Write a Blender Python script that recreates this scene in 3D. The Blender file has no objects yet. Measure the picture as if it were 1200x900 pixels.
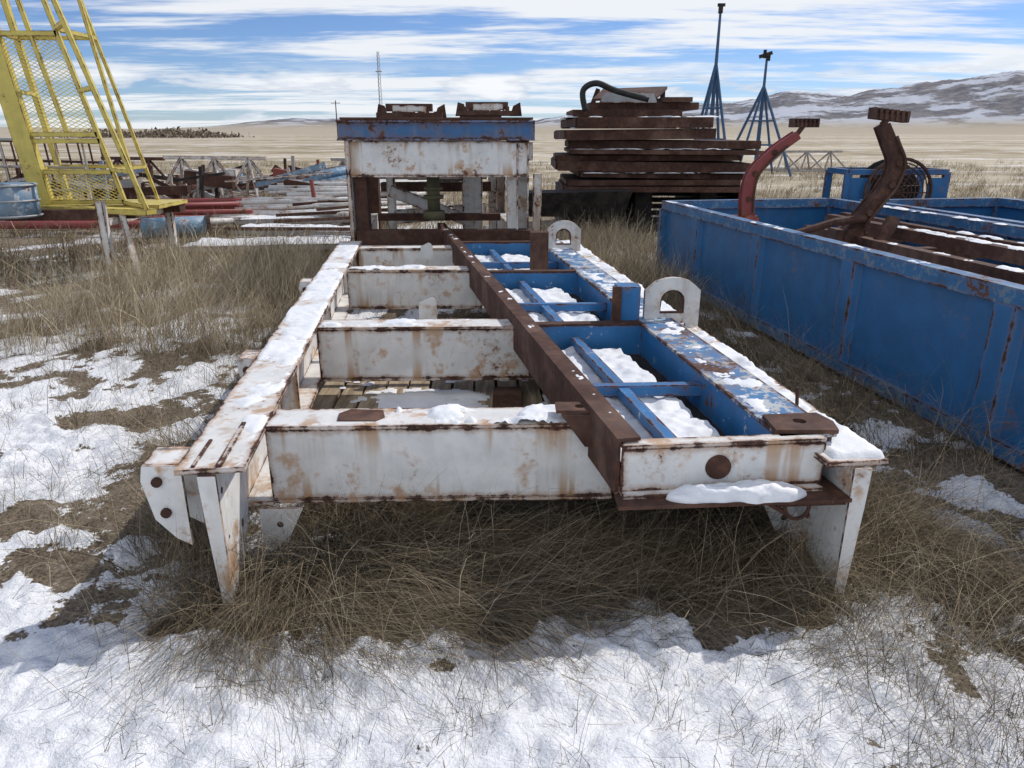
import bpy, math, random
import numpy as np
from mathutils import Vector as V, Matrix
from mathutils.geometry import tessellate_polygon
random.seed(7); rng=np.random.default_rng(7)
sc=bpy.context.scene
Z=V((0,0,1))
# ------------------------------------------------------------ noise
def _h(xi,yi,seed):
    h=(xi.astype(np.int64)*374761393+yi.astype(np.int64)*668265263+seed*144269504)&0xffffffff
    h=((h^(h>>13))*1274126177)&0xffffffff
    h=h^(h>>16)
    return h/4294967296.0
def vn(x,y,seed=0):
    x=np.asarray(x,float);y=np.asarray(y,float)
    xi=np.floor(x);yi=np.floor(y);fx=x-xi;fy=y-yi
    fx=fx*fx*(3-2*fx);fy=fy*fy*(3-2*fy)
    a=_h(xi,yi,seed);b=_h(xi+1,yi,seed);c=_h(xi,yi+1,seed);d=_h(xi+1,yi+1,seed)
    return (a*(1-fx)+b*fx)*(1-fy)+(c*(1-fx)+d*fx)*fy
def fbm(x,y,o=4,seed=0,g=.5):
    s=0;a=1;t=0
    for i in range(o):
        s=s+a*vn(np.asarray(x)*2**i+i*17.3,np.asarray(y)*2**i-i*9.1,seed+i);t+=a;a*=g
    return s/t
def ss(a,b,x):
    t=np.clip((x-a)/(b-a),0,1);return t*t*(3-2*t)
# ------------------------------------------------------------ materials
class NT:
    def __init__(s,name):
        s.m=bpy.data.materials.new(name);s.m.use_nodes=True;s.t=s.m.node_tree;s.t.nodes.clear()
    def n(s,ty,**k):
        nd=s.t.nodes.new(ty)
        for a,b in k.items(): setattr(nd,a,b)
        return nd
    def l(s,a,b): s.t.links.new(a,b)
    def math(s,op,a,b=None,c=None,clamp=False):
        nd=s.n('ShaderNodeMath',operation=op,use_clamp=clamp)
        for i,x in enumerate((a,b,c)):
            if x is None: continue
            if isinstance(x,(int,float)): nd.inputs[i].default_value=x
            else: s.l(x,nd.inputs[i])
        return nd.outputs[0]
    def sst(s,x,a,b):
        nd=s.n('ShaderNodeMapRange',interpolation_type='SMOOTHSTEP')
        nd.inputs['From Min'].default_value=a;nd.inputs['From Max'].default_value=b
        s.l(x,nd.inputs['Value']);return nd.outputs[0]
    def mix(s,f,a,b):
        nd=s.n('ShaderNodeMix',data_type='RGBA')
        for i,x in ((0,f),(6,a),(7,b)):
            if isinstance(x,(int,float)): nd.inputs[i].default_value=x
            elif isinstance(x,tuple): nd.inputs[i].default_value=(*x,1)
            else: s.l(x,nd.inputs[i])
        return nd.outputs[2]
    def noise(s,scale,detail=4,rough=.6,sc3=None,off=0.0):
        if not hasattr(s,'tc'): s.tc=s.n('ShaderNodeTexCoord').outputs['Object']
        mp=s.n('ShaderNodeMapping');s.l(s.tc,mp.inputs[0])
        mp.inputs['Location'].default_value=(off,off*1.7,off*.6)
        if sc3: mp.inputs['Scale'].default_value=sc3
        nd=s.n('ShaderNodeTexNoise');nd.inputs['Scale'].default_value=scale
        nd.inputs['Detail'].default_value=detail;nd.inputs['Roughness'].default_value=rough
        s.l(mp.outputs[0],nd.inputs['Vector']);return nd.outputs['Fac']
    def out(s,col,rough,bump=None,bs=.3,bd=.01,metal=0,spec=.4):
        p=s.n('ShaderNodeBsdfPrincipled')
        for k,x in (('Base Color',col),('Roughness',rough)):
            if isinstance(x,(int,float)): p.inputs[k].default_value=x
            elif isinstance(x,tuple): p.inputs[k].default_value=(*x,1)
            else: s.l(x,p.inputs[k])
        p.inputs['Metallic'].default_value=metal
        p.inputs['Specular IOR Level'].default_value=spec
        if bump is not None:
            b=s.n('ShaderNodeBump');b.inputs['Strength'].default_value=bs;b.inputs['Distance'].default_value=bd
            s.l(bump,b.inputs['Height']);s.l(b.outputs[0],p.inputs['Normal'])
        o=s.n('ShaderNodeOutputMaterial');s.l(p.outputs[0],o.inputs[0]);s.p=p
        return s.m
def rustcol(t,n):
    r=t.n('ShaderNodeValToRGB');t.l(n,r.inputs[0]);e=r.color_ramp
    e.elements[0].position=.3;e.elements[0].color=(.026,.014,.011,1)
    e.elements[1].position=.72;e.elements[1].color=(.23,.10,.05,1)
    k=e.elements.new(.52);k.color=(.085,.040,.027,1)
    return r.outputs[0]
def paint(name,base,thr=.62,ew=.012,off=0.,second=None,sthr=.56,stain=.5,dirt=(.3,.24,.17),rough=.5,spec=.4,orange=.45,ost=0.):
    t=NT(name)
    n1=t.noise(2.6,5,.62,off=off);n2=t.noise(26,4,.7,off=off+3);n3=t.noise(1.0,3,.6,sc3=(9,9,.9),off=off+7)
    n4=t.noise(7,4,.6,off=off+11)
    A=t.n('ShaderNodeUVMap',uv_map='A').outputs[0];B=t.n('ShaderNodeUVMap',uv_map='B').outputs[0]
    sa=t.n('ShaderNodeSeparateXYZ');t.l(A,sa.inputs[0]);sb=t.n('ShaderNodeSeparateXYZ');t.l(B,sb.inputs[0])
    du=t.math('MINIMUM',sa.outputs[0],t.math('SUBTRACT',sb.outputs[0],sa.outputs[0]))
    dv=t.math('MINIMUM',sa.outputs[1],t.math('SUBTRACT',sb.outputs[1],sa.outputs[1]))
    d=t.math('MINIMUM',du,dv)
    j=t.math('MULTIPLY',t.math('SUBTRACT',n2,.5),ew*4)
    j2=t.math('MULTIPLY',t.math('SUBTRACT',n4,.5),ew*9)
    dj=t.math('ADD',t.math('ADD',d,j),j2)
    edge=t.math('SUBTRACT',1,t.sst(dj,0,ew))
    comb=t.math('ADD',t.math('MULTIPLY',n1,.6),t.math('MULTIPLY',n2,.4))
    rm=t.math('MAXIMUM',t.sst(comb,thr,thr+.035),edge)
    halo=t.math('MAXIMUM',t.sst(comb,thr-.07,thr+.03),t.math('SUBTRACT',1,t.sst(dj,0,ew*4)))
    var=t.mix(t.sst(n4,.3,.7),tuple(c*.86 for c in base),tuple(min(1,c*1.06) for c in base))
    c=t.mix(t.math('MULTIPLY',t.sst(n3,.5,.75),stain),var,dirt)
    c=t.mix(t.math('MULTIPLY',t.sst(n1,.45,.7),stain*.4),c,dirt)
    if ost>0:
        o1=t.math('MULTIPLY',t.sst(n4,.51,.64),t.sst(n1,.43,.55))
        o2=t.math('MULTIPLY',t.sst(n3,.55,.66),t.math('SUBTRACT',1,t.sst(d,.0,.16)))
        c=t.mix(t.math('MULTIPLY',t.math('MAXIMUM',o1,o2),ost),c,(.44,.225,.08))
    if second is not None:
        c2=t.math('ADD',t.math('MULTIPLY',n4,.5),t.math('MULTIPLY',n2,.5))
        c=t.mix(t.sst(c2,sthr,sthr+.02),c,second)
    c=t.mix(t.math('MULTIPLY',halo,orange),c,(.34,.16,.055))
    c=t.mix(rm,c,rustcol(t,n2))
    ro=t.math('ADD',t.math('MULTIPLY',rm,.35),rough)
    return t.out(c,ro,n2,.2,.004,spec=spec)
def rust(name,off=0.,k=1.):
    t=NT(name);n2=t.noise(18,5,.7,off=off);n1=t.noise(3,3,.6,off=off+5)
    c=rustcol(t,t.math('ADD',t.math('MULTIPLY',n1,.45),t.math('MULTIPLY',n2,.55)))
    c=t.mix(t.math('MULTIPLY',t.sst(n1,.45,.7),.5),c,(.15*k,.105*k,.085*k))
    return t.out(c,.8,n2,.5,.004,spec=.3)
M={}
M['white']=paint('chipped_white_paint',(.78,.775,.75),.60,.0075,0,stain=.38,dirt=(.46,.40,.30),ost=.75,orange=.6)
M['white2']=paint('weathered_white_paint',(.70,.69,.66),.59,.009,40,stain=.5,ost=.5)
M['blue']=paint('peeling_blue_paint',(.03,.17,.40),.60,.005,9,second=(.45,.50,.53),sthr=.60,stain=.12,dirt=(.05,.09,.14),orange=.25)
M['bluetop']=paint('worn_blue_paint',(.05,.19,.40),.56,.010,21,second=(.48,.50,.50),sthr=.51,stain=.25,orange=.3)
M['portalblue']=paint('portal_blue_paint',(.05,.15,.32),.55,.014,23,stain=.3,orange=.35)
M['bin']=paint('faded_blue_paint',(.028,.145,.34),.64,.006,31,stain=.35,dirt=(.035,.085,.15),rough=.42,orange=.3)
M['binrim']=paint('scuffed_blue_rim',(.032,.15,.33),.575,.007,33,second=(.14,.22,.30),sthr=.54,stain=.3,dirt=(.05,.07,.10),orange=.25)
M['yellow']=paint('yellow_paint',(.62,.51,.12),.63,.004,51,stain=.3,dirt=(.35,.27,.09))
M['red']=paint('faded_red_paint',(.27,.06,.055),.58,.006,61,stain=.35,dirt=(.14,.06,.05))
M['mast']=paint('mast_blue_paint',(.03,.09,.19),.7,.002,71,stain=.2)
M['grey']=paint('grey_galvanised',(.36,.37,.38),.60,.008,81,stain=.4)
M['sky']=paint('light_blue_paint',(.17,.30,.42),.60,.01,91,second=(.5,.53,.56),sthr=.55,stain=.4)
M['rust']=rust('rusty_steel');M['rust2']=rust('dark_rusty_steel',30,.6)
def simple(name,c1,c2,scale=6,rough=.8,sc3=None,bs=.3,bd=.01):
    t=NT(name);n=t.noise(scale,5,.65,sc3=sc3);return t.out(t.mix(t.sst(n,.35,.65),c1,c2),rough,n,bs,bd)
M['dark']=simple('dark_greasy_steel',(.012,.011,.011),(.045,.036,.03))
M['rubber']=simple('black_rubber',(.012,.012,.013),(.03,.03,.03),rough=.6)
M['wood']=simple('weathered_wood',(.24,.18,.115),(.46,.37,.25),5,.9,(6,.5,1))
M['olive']=simple('olive_steel',(.10,.095,.05),(.16,.14,.08))
t=NT('snow');n=t.noise(22,5,.65);n5=t.noise(5,3,.6)
c=t.mix(t.sst(n5,.35,.7),(.80,.82,.85),(.89,.89,.89))
M['snow']=t.out(c,.6,n,.55,.012,spec=.3)
t=NT('dry_grass');a=t.n('ShaderNodeAttribute',attribute_name='col')
p=t.n('ShaderNodeBsdfDiffuse');t.l(a.outputs['Color'],p.inputs[0])
o=t.n('ShaderNodeOutputMaterial');t.l(p.outputs[0],o.inputs[0]);M['grass']=t.m
# ------------------------------------------------------------ mesh parts
def empty(name,loc=(0,0,0)):
    e=bpy.data.objects.new(name,None);e.location=loc;e.empty_display_size=.3
    sc.collection.objects.link(e);return e
class Part:
    def __init__(s,name,mat,smooth=False):
        s.name=name;s.mat=mat;s.v=[];s.f=[];s.a=[];s.b=[];s.sm=smooth
    def quad(s,p):
        i=len(s.v);s.v+=[tuple(q) for q in p];s.f.append((i,i+1,i+2,i+3))
        w=(p[1]-p[0]).length;h=(p[2]-p[1]).length
        s.a+=[(0,0),(w,0),(w,h),(0,h)];s.b+=[(w,h)]*4
    def faces(s,vs,fs):
        i=len(s.v);s.v+=[tuple(q) for q in vs]
        for f in fs:
            s.f.append(tuple(i+k for k in f));s.a+=[(.5,.5)]*len(f);s.b+=[(1,1)]*len(f)
    def hexa(s,c):
        for q in ((3,2,1,0),(4,5,6,7),(0,1,5,4),(1,2,6,5),(2,3,7,6),(3,0,4,7)): s.quad([c[k] for k in q])
        return s
    def box(s,a,b):
        x0,y0,z0=a;x1,y1,z1=b
        return s.hexa([V(q) for q in ((x0,y0,z0),(x1,y0,z0),(x1,y1,z0),(x0,y1,z0),(x0,y0,z1),(x1,y0,z1),(x1,y1,z1),(x0,y1,z1))])
    def beam(s,p0,p1,w,h,so=0,uo=0,up=None):
        p0=V(p0);p1=V(p1);d=(p1-p0).normalized()
        if up is None: up=Z if abs(d.z)<.95 else V((0,1,0))
        sd=d.cross(up).normalized();u=sd.cross(d)
        c=[]
        for uu in (uo-h/2,uo+h/2):
            for (pp,k) in ((p0,-1),(p0,1),(p1,1),(p1,-1)):
                c.append(pp+sd*(so+k*w/2)+u*uu)
        return s.hexa(c)
    def ibeam(s,p0,p1,h,w,tf=.018,tw=.014):
        s.beam(p0,p1,w,tf,0,-tf/2);s.beam(p0,p1,tw,h-2*tf,0,-h/2);s.beam(p0,p1,w,tf,0,-h+tf/2);return s
    def chan(s,p0,p1,h,w,t=.014,side=1,lip=.0):
        s.beam(p0,p1,t,h-2*t,side*(w/2-t/2-lip),-h/2);s.beam(p0,p1,w,t,0,-t/2);s.beam(p0,p1,w,t,0,-h+t/2);return s
    def tube(s,pts,r,n=10,cap=True,closed=False):
        pts=[V(p) for p in pts];m=len(pts);rs=r if isinstance(r,(list,tuple)) else [r]*m
        vs=[];fs=[];prev=None
        for i,p in enumerate(pts):
            if closed: d=(pts[(i+1)%m]-pts[i-1]).normalized()
            else: d=((pts[min(i+1,m-1)]-pts[max(i-1,0)])).normalized()
            if prev is None:
                a=d.cross(Z) if abs(d.z)<.95 else d.cross(V((0,1,0)))
            else: a=prev-d*prev.dot(d)
            a.normalize();prev=a;b=d.cross(a)
            for k in range(n):
                g=2*math.pi*k/n;vs.append(p+(a*math.cos(g)+b*math.sin(g))*rs[i])
        for i in range(m if closed else m-1):
            for k in range(n):
                j=(i+1)%m;fs.append((i*n+k,i*n+(k+1)%n,j*n+(k+1)%n,j*n+k))
        if cap and not closed: fs.append(tuple(range(n))[::-1]);fs.append(tuple((m-1)*n+k for k in range(n)))
        s.faces(vs,fs);return s
    def strap(s,pts,w,h,up):
        pts=[V(p) for p in pts];m=len(pts);up=V(up).normalized();vs=[]
        for i,p in enumerate(pts):
            d=(pts[min(i+1,m-1)]-pts[max(i-1,0)]).normalized();n=d.cross(up).normalized()
            hh=h[i] if isinstance(h,(list,tuple)) else h
            for a,b in ((-1,-1),(1,-1),(1,1),(-1,1)): vs.append(p+up*a*w/2+n*b*hh/2)
        fs=[]
        for i in range(m-1):
            for k in range(4): fs.append((i*4+k,i*4+(k+1)%4,i*4+4+(k+1)%4,i*4+4+k))
        fs.append((0,1,2,3));fs.append(tuple((m-1)*4+k for k in range(4)));s.faces(vs,fs);return s
    def plate(s,outl,holes,t,O,ax,ay):
        O=V(O);ax=V(ax).normalized();ay=V(ay).normalized();az=ax.cross(ay).normalized()
        polys=[outl]+holes;fl=[q for p in polys for q in p];n=len(fl)
        tri=tessellate_polygon([[V((q[0],q[1],0)) for q in p] for p in polys])
        P=lambda q,k:O+ax*q[0]+ay*q[1]+az*(k*t/2)
        vs=[P(q,1) for q in fl]+[P(q,-1) for q in fl]
        s.faces(vs,[tuple(x) for x in tri]+[tuple(y+n for y in x)[::-1] for x in tri])
        for p in polys:
            for i in range(len(p)):
                a=p[i];b=p[(i+1)%len(p)];s.quad([P(a,1),P(b,1),P(b,-1),P(a,-1)])
        return s
    def done(s,parent=None):
        me=bpy.data.meshes.new(s.name);me.from_pydata(s.v,[],s.f)
        A=me.uv_layers.new(name='A');A.data.foreach_set('uv',np.array(s.a,float).ravel())
        B=me.uv_layers.new(name='B');B.data.foreach_set('uv',np.array(s.b,float).ravel())
        me.materials.append(M[s.mat]);ob=bpy.data.objects.new(s.name,me);sc.collection.objects.link(ob)
        if s.sm: me.polygons.foreach_set('use_smooth',[len(p.vertices)==4 for p in me.polygons])
        if parent:
            ob.parent=parent;ob.matrix_parent_inverse=Matrix.Translation(-parent.location)
        return ob
def circ(cx,cy,r,n=16): return [(cx+r*math.cos(2*math.pi*k/n),cy+r*math.sin(2*math.pi*k/n)) for k in range(n)]
def npmesh(name,co,quads,mat,parent=None,smooth=True,col=None,attr=None):
    me=bpy.data.meshes.new(name);nv=len(co);nf=len(quads)
    me.vertices.add(nv);me.vertices.foreach_set('co',np.ascontiguousarray(co,dtype=np.float32).ravel())
    me.loops.add(nf*4);me.loops.foreach_set('vertex_index',np.ascontiguousarray(quads,dtype=np.int32).ravel())
    me.polygons.add(nf);me.polygons.foreach_set('loop_start',np.arange(nf,dtype=np.int32)*4)
    me.update(calc_edges=True)
    if smooth: me.polygons.foreach_set('use_smooth',np.ones(nf,dtype=bool))
    if col is not None:
        c=me.color_attributes.new(name='col',type='FLOAT_COLOR',domain='POINT')
        c.data.foreach_set('color',np.ascontiguousarray(col,dtype=np.float32).ravel())
    if attr is not None:
        for k,a in attr.items():
            c=me.attributes.new(name=k,type='FLOAT',domain='POINT');c.data.foreach_set('value',np.ascontiguousarray(a,dtype=np.float32).ravel())
    me.materials.append(M[mat]);ob=bpy.data.objects.new(name,me);sc.collection.objects.link(ob)
    if parent:
        ob.parent=parent;ob.matrix_parent_inverse=Matrix.Translation(-parent.location)
    return ob
def snow_patch(name,corners,thick,cover,seed,parent,res=.014,fs=5,edge=.02):
    a,b,c,d=[np.array(q,float) for q in corners]
    w=np.linalg.norm(b-a);l=np.linalg.norm(d-a);nu=max(4,int(w/res));nv=max(4,int(l/res))
    U,W=np.meshgrid(np.linspace(0,1,nu+1),np.linspace(0,1,nv+1))
    P=(a*(1-U[...,None])+b*U[...,None])*(1-W[...,None])+(d*(1-U[...,None])+c*U[...,None])*W[...,None]
    n=fbm(P[...,0]*fs,P[...,1]*fs,5,seed,.62)
    e=np.minimum(np.minimum(U,1-U)*w,np.minimum(W,1-W)*l)
    h=(n-(1-cover))-np.clip(1-e/edge,0,1)*.18
    hh=np.clip(h*6,0,1)**.6*thick*(.5+1.0*fbm(P[...,0]*14,P[...,1]*14,3,seed+9))
    hh=np.where(h<=0,-.002,hh+.001);P[...,2]+=hh
    idx=np.arange((nu+1)*(nv+1)).reshape(nv+1,nu+1)
    q=np.stack([idx[:-1,:-1],idx[:-1,1:],idx[1:,1:],idx[1:,:-1]],-1).reshape(-1,4)
    hf=h.ravel()[q].max(1)>0;q=q[hf]
    if len(q)==0:return
    used=np.unique(q);mp=-np.ones(idx.size,int);mp[used]=np.arange(len(used))
    npmesh(name,P.reshape(-1,3)[used],mp[q],'snow',parent)
# ------------------------------------------------------------ frame coordinates
def F(u,v,z): return V((-1.19+u-.122*v,2.32+.0273*u+v,z))
def fuv(x,y):
    v=y-2.32-.0273*(x+1.19);return x+1.19+.122*v,v
def binx(y): return 1.86+.161*(8.98-y)
# ------------------------------------------------------------ ground
def regions(x,y):
    u,v=fuv(x,y);w=.6*(fbm(x*1.3,y*1.3,3,91)-.5)
    b=np.full(np.shape(x),.55)
    far=ss(5.5,9.5,y+3*w);b=b*(1-far)+.42*far
    b=b*(1-ss(14,25,y))+.36*ss(14,25,y)
    inside=ss(-.02,.1,u)*(1-ss(2.5,2.6,u))*ss(.4,.6,v)*(1-ss(5.5,5.8,v))
    b=b*(1-inside)+.50*inside
    lg=ss(-.75,-.35,u+w)*(1-ss(0,.1,u))*ss(-.1,.3,v)*(1-ss(6,9,v));b=b*(1-lg)+.43*lg
    rg=ss(2.5,2.6,u)*ss(.6,1.3,v+w)*(1-ss(8,9,y));b=b*(1-rg)+.41*rg
    lo=.30*ss(.3,1.5,x)
    band=ss(2.15-lo,2.5-lo,y+w*1.1-.10*np.sin(x*2.2))*(1-ss(3.3,3.6,y))*ss(-1.25,-.85,x+w)*(1-ss(1.6,2.05,x+w))
    b=b*(1-band)+.38*band
    front=(1-ss(2.05,2.4,y+w*.8))*ss(-2.3,-1.3,x+w)*(1-ss(1.1,1.55,x+w));front=front*(1-band);b=b*(1-front)+.71*front
    rb=ss(1.2,1.6,x+w)*(1-ss(2.3,2.9,y));b=b*(1-rb)+.52*rb
    return b,dict(inside=inside,lg=lg,rg=rg,band=band,front=front,rb=rb,far=far)
def snowmask(x,y):
    b,_=regions(x,y);n=fbm(x*2.6,y*3.0,6,3,.68)
    return ss(-.06,.06,n-(1-b))
def gheight(x,y):
    S=snowmask(x,y);near=1-ss(20,60,np.hypot(x,y))
    r=fbm(x*8.5,y*8.5,4,28,.55);r2=fbm(x*4.2,y*4.2,3,29,.55)
    return near*(.06*(fbm(x*.7,y*.7,3,5)-.5)+.03*(fbm(x*5,y*5,4,6)-.5)+S*(.012+.07*(fbm(x*3.1,y*3.1,4,8,.6)-.4)+.055*(np.abs(r-.5)*2-.3)+.055*(np.abs(r2-.5)*2-.3)))-.02
def axis(lo,hi,step,LO,HI,g=1.09):
    a=list(np.arange(lo,hi,step));s=step;x=a[-1]
    while x<HI: s*=g;x+=s;a.append(x)
    s=step;x=lo;b=[]
    while x>LO: s*=g;x-=s;b.append(x)
    return np.array(b[::-1]+a)
gx=axis(-3.2,3.4,.017,-3200,3200);gy=axis(1.3,4.6,.015,-60,3400)
X,Y=np.meshgrid(gx,gy);H=gheight(X,Y);S=snowmask(X,Y)
idx=np.arange(X.size).reshape(X.shape)
q=np.stack([idx[:-1,:-1],idx[:-1,1:],idx[1:,1:],idx[1:,:-1]],-1).reshape(-1,4)
t=NT('snowy_ground')
at=t.n('ShaderNodeAttribute',attribute_name='snow').outputs['Fac']
n1=t.noise(60,4,.7);n2=t.noise(9,5,.7);n3=t.noise(.35,6,.68,sc3=(.5,1,1));n4=t.noise(.03,6,.66,sc3=(.25,1,1))
geo=t.n('ShaderNodeNewGeometry');sp=t.n('ShaderNodeSeparateXYZ');t.l(geo.outputs['Position'],sp.inputs[0])
fary=t.sst(sp.outputs[1],7,26)
soil=t.mix(t.sst(n1,.35,.65),(.06,.045,.032),(.23,.18,.125))
soil=t.mix(t.math('MULTIPLY',t.sst(n2,.4,.65),.5),soil,(.32,.26,.19))
fieldc=t.mix(t.sst(n3,.35,.65),(.24,.19,.115),(.52,.43,.285))
fieldc=t.mix(t.math('MULTIPLY',t.sst(n4,.44,.58),.75),fieldc,(.62,.545,.41))
fieldc=t.mix(t.math('MULTIPLY',t.sst(n2,.45,.7),.45),fieldc,(.16,.125,.08))
soil=t.mix(fary,soil,fieldc)
farsnow=t.math('MULTIPLY',t.sst(n3,.555,.60),.6)
sn=t.math('ADD',at,t.math('ADD',t.math('MULTIPLY',t.math('SUBTRACT',n2,.5),1.5),t.math('MULTIPLY',t.math('SUBTRACT',n1,.5),1.9)))
sm=t.math('MULTIPLY',t.sst(sn,.34,.62),t.math('SUBTRACT',1,fary))
sm=t.math('MAXIMUM',sm,t.math('MULTIPLY',farsnow,fary))
snc=t.mix(t.sst(n1,.3,.7),(.78,.80,.84),(.92,.92,.92))
col=t.mix(sm,soil,snc)
M['ground']=t.out(col,.85,t.math('ADD',n2,t.math('MULTIPLY',n1,.4)),.7,.03,spec=.2)
npmesh('ground',np.stack([X,Y,H],-1).reshape(-1,3),q,'ground',attr={'snow':S})
# ------------------------------------------------------------ grass blades
def blades(bx,by,bz,az,L,e0,curv,w,col,seg,floor=.012):
    n=len(bx);P=np.zeros((n,seg+1,3));P[:,0]=np.stack([bx,by,bz-.01],-1)
    tw=rng.normal(0,.35,n)
    for s in range(seg):
        f=(s+.5)/seg;e=e0-curv*f;a=az+tw*f;st=L/seg
        P[:,s+1,0]=P[:,s,0]+st*np.cos(e)*np.cos(a);P[:,s+1,1]=P[:,s,1]+st*np.cos(e)*np.sin(a)
        P[:,s+1,2]=np.maximum(P[:,s,2]+st*np.sin(e),bz+floor*rng.uniform(.3,2.5,n))
    sa=az+math.pi/2+rng.normal(0,.7,n);sd=np.stack([np.cos(sa),np.sin(sa),rng.normal(0,.25,n)],-1)
    ww=w[:,None]*(1-.85*(np.arange(seg+1)/seg)[None,:])*.5
    Lf=P-sd[:,None,:]*ww[...,None];Rt=P+sd[:,None,:]*ww[...,None]
    co=np.stack([Lf,Rt],2).reshape(-1,3)
    base=(np.arange(n)*(seg+1)*2)[:,None]+np.arange(seg)[None,:]*2
    q=np.stack([base,base+1,base+3,base+2],-1).reshape(-1,4)
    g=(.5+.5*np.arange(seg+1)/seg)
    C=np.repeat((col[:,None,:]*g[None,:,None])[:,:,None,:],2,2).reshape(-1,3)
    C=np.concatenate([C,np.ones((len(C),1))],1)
    return co,q,C
PAL=np.array([[.47,.37,.24],[.29,.22,.14],[.66,.57,.40],[.16,.125,.085],[.38,.32,.235]])
class Acc:
    def __init__(s): s.c=[];s.q=[];s.k=[];s.n=0
    def add(s,r): s.c.append(r[0]);s.q.append(r[1]+s.n);s.k.append(r[2]);s.n+=len(r[0])
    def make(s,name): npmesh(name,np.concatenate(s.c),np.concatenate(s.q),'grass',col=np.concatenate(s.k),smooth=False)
def clumps(acc,cx,cy,nb,spread,L0,L1,e0m,e0s,curv0,curv1,w0,w1,seg,azm=None,azs=None,cols=None,bright=1.0):
    n=len(cx)
    if n==0:return
    ci=np.repeat(np.arange(n),nb);m=len(ci)
    sp=spread if np.isscalar(spread) else spread[ci]
    bx=cx[ci]+rng.normal(0,1,m)*sp;by=cy[ci]+rng.normal(0,1,m)*sp
    bz=gheight(bx,by)
    if azm is None: az=rng.uniform(0,2*math.pi,m)
    else:
        am=azm if np.isscalar(azm) else azm[ci]
        az=am+rng.normal(0,azs,m)
    cs=(rng.uniform(.55,1.4,n))[ci]
    L=rng.uniform(L0,L1,m)*cs
    pc=(rng.integers(0,len(PAL),n) if cols is None else rng.choice(cols,n))[ci]
    pb=rng.integers(0,len(PAL),m);col=PAL[pc]*.65+PAL[pb]*.35
    cb=rng.uniform(.7,1.2,n)[ci]
    col=col*(rng.uniform(.6,1.35,m)*cb*(bright if np.isscalar(bright) else bright[ci]))[:,None]
    acc.add(blades(bx,by,bz,az,L,rng.normal(e0m,e0s,m),rng.uniform(curv0,curv1,m),rng.uniform(w0,w1,m),col,seg))
def infr(x,y,m=.6): return np.abs(x)<.73*y+m
def blocked(x,y):
    return (x>binx(y)-.02)&(x<binx(y)+4.4)&(y<10.0)
A=Acc()
n=4400;x=rng.uniform(-7,7,n);y=1.35+rng.uniform(0,1,n)**1.25*8
S_=snowmask(x,y);b,R=regions(x,y);cl=fbm(x*1.7,y*1.7,3,61)
k=infr(x,y)&~blocked(x,y)&(rng.uniform(0,1,n)<(.34+.6*(1-S_))*(1-.25*R['front'])*ss(.38,.54,cl)*1.5)
clumps(A,x[k],y[k],14,.04,.05,.20,1.05,.4,.2,1.8,.0014,.003,2,bright=.75)
n=4200;x=rng.uniform(-5,5,n);y=1.35+rng.uniform(0,1,n)**1.3*6;k=infr(x,y)&~blocked(x,y)
clumps(A,x[k],y[k],3,.05,.03,.16,.15,.2,.0,.5,.0012,.0026,1,bright=.55)
# dark tufts in the foreground snow
n=46;x=rng.uniform(-1.5,1.7,n);y=rng.uniform(1.55,2.3,n)
clumps(A,x,y,20,.045,.06,.24,.7,.4,.3,1.6,.0012,.0026,3,bright=.55)
n=2700;x=rng.uniform(-7.5,7,n);y=1.5+rng.uniform(0,1,n)**1.1*9
S_=snowmask(x,y);b,R=regions(x,y);cl=fbm(x*1.1,y*1.1,3,62)
k=infr(x,y)&~blocked(x,y)&(R['inside']<.3)&(R['front']<.3)&(rng.uniform(0,1,n)<(.16+.9*(1-S_))*ss(.36,.54,cl)*1.35)
clumps(A,x[k],y[k],25,.06,.14,.48,1.2,.32,.5,1.9,.0016,.0036,3,azm=-.3,azs=1.6,bright=1.08)
n=800;x=rng.uniform(-2,1.6,n);y=rng.uniform(2.6,8.4,n);b,R=regions(x,y);S_=snowmask(x,y)
k=(R['inside']>.3)&(rng.uniform(0,1,n)<.2+.5*(1-S_))&~((y>3.7)&(y<5.9)&(x>-1.2)&(x<.45))
clumps(A,x[k],y[k],14,.05,.08,.2,.9,.3,.8,2.0,.0016,.003,2,bright=.8)
# long combed mats in front
n=2300;x=rng.uniform(-1.15,2.1,n);y=rng.uniform(1.9,3.4,n);b,R=regions(x,y);cl=fbm(x*2.0,y*2.0,3,63)
k=(rng.uniform(0,1,n)<R['band']*ss(.32,.50,cl)*1.1*(1-.35*ss(-.2,-1.0,x)*ss(2.7,2.3,y)))
x=x[k];y=y[k]
am=-.35+3.2*(fbm(x*1.0,y*1.2,3,44)-.5)*2-.4*ss(.3,-1.0,x)
clumps(A,x,y,26,.07,.22,.62,.50,.26,.7,1.7,.0015,.0034,4,azm=am,azs=.40,cols=np.array([1,3,4,0,3]),bright=(.5+.65*rng.uniform(0,1,len(x)))*(1-.4*ss(2.5,3.0,y)))  # blade colour darkens towards the beam, painting the shade under it
k2=rng.uniform(0,1,len(x))<.2
clumps(A,x[k2],y[k2],8,.1,.3,.6,.85,.35,.4,1.9,.0016,.003,4,azs=1.6,azm=-.8,cols=np.array([0,2]))
tx=[];ty=[]
for (a,b_,k_) in ((-1.25,2.45,16),(-1.0,2.35,14),(-.75,2.6,10),(1.25,2.45,14),(1.45,2.7,14),(-1.45,2.9,16),(-1.5,3.5,14),(.2,2.75,8),(.8,2.65,8)):
    tx+=list(rng.normal(a,.11,k_));ty+=list(rng.normal(b_,.11,k_))
clumps(A,np.array(tx),np.array(ty),26,.05,.22,.46,1.15,.28,.4,1.8,.0016,.0034,4,cols=np.array([0,1,4,3]),bright=.8)
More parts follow.
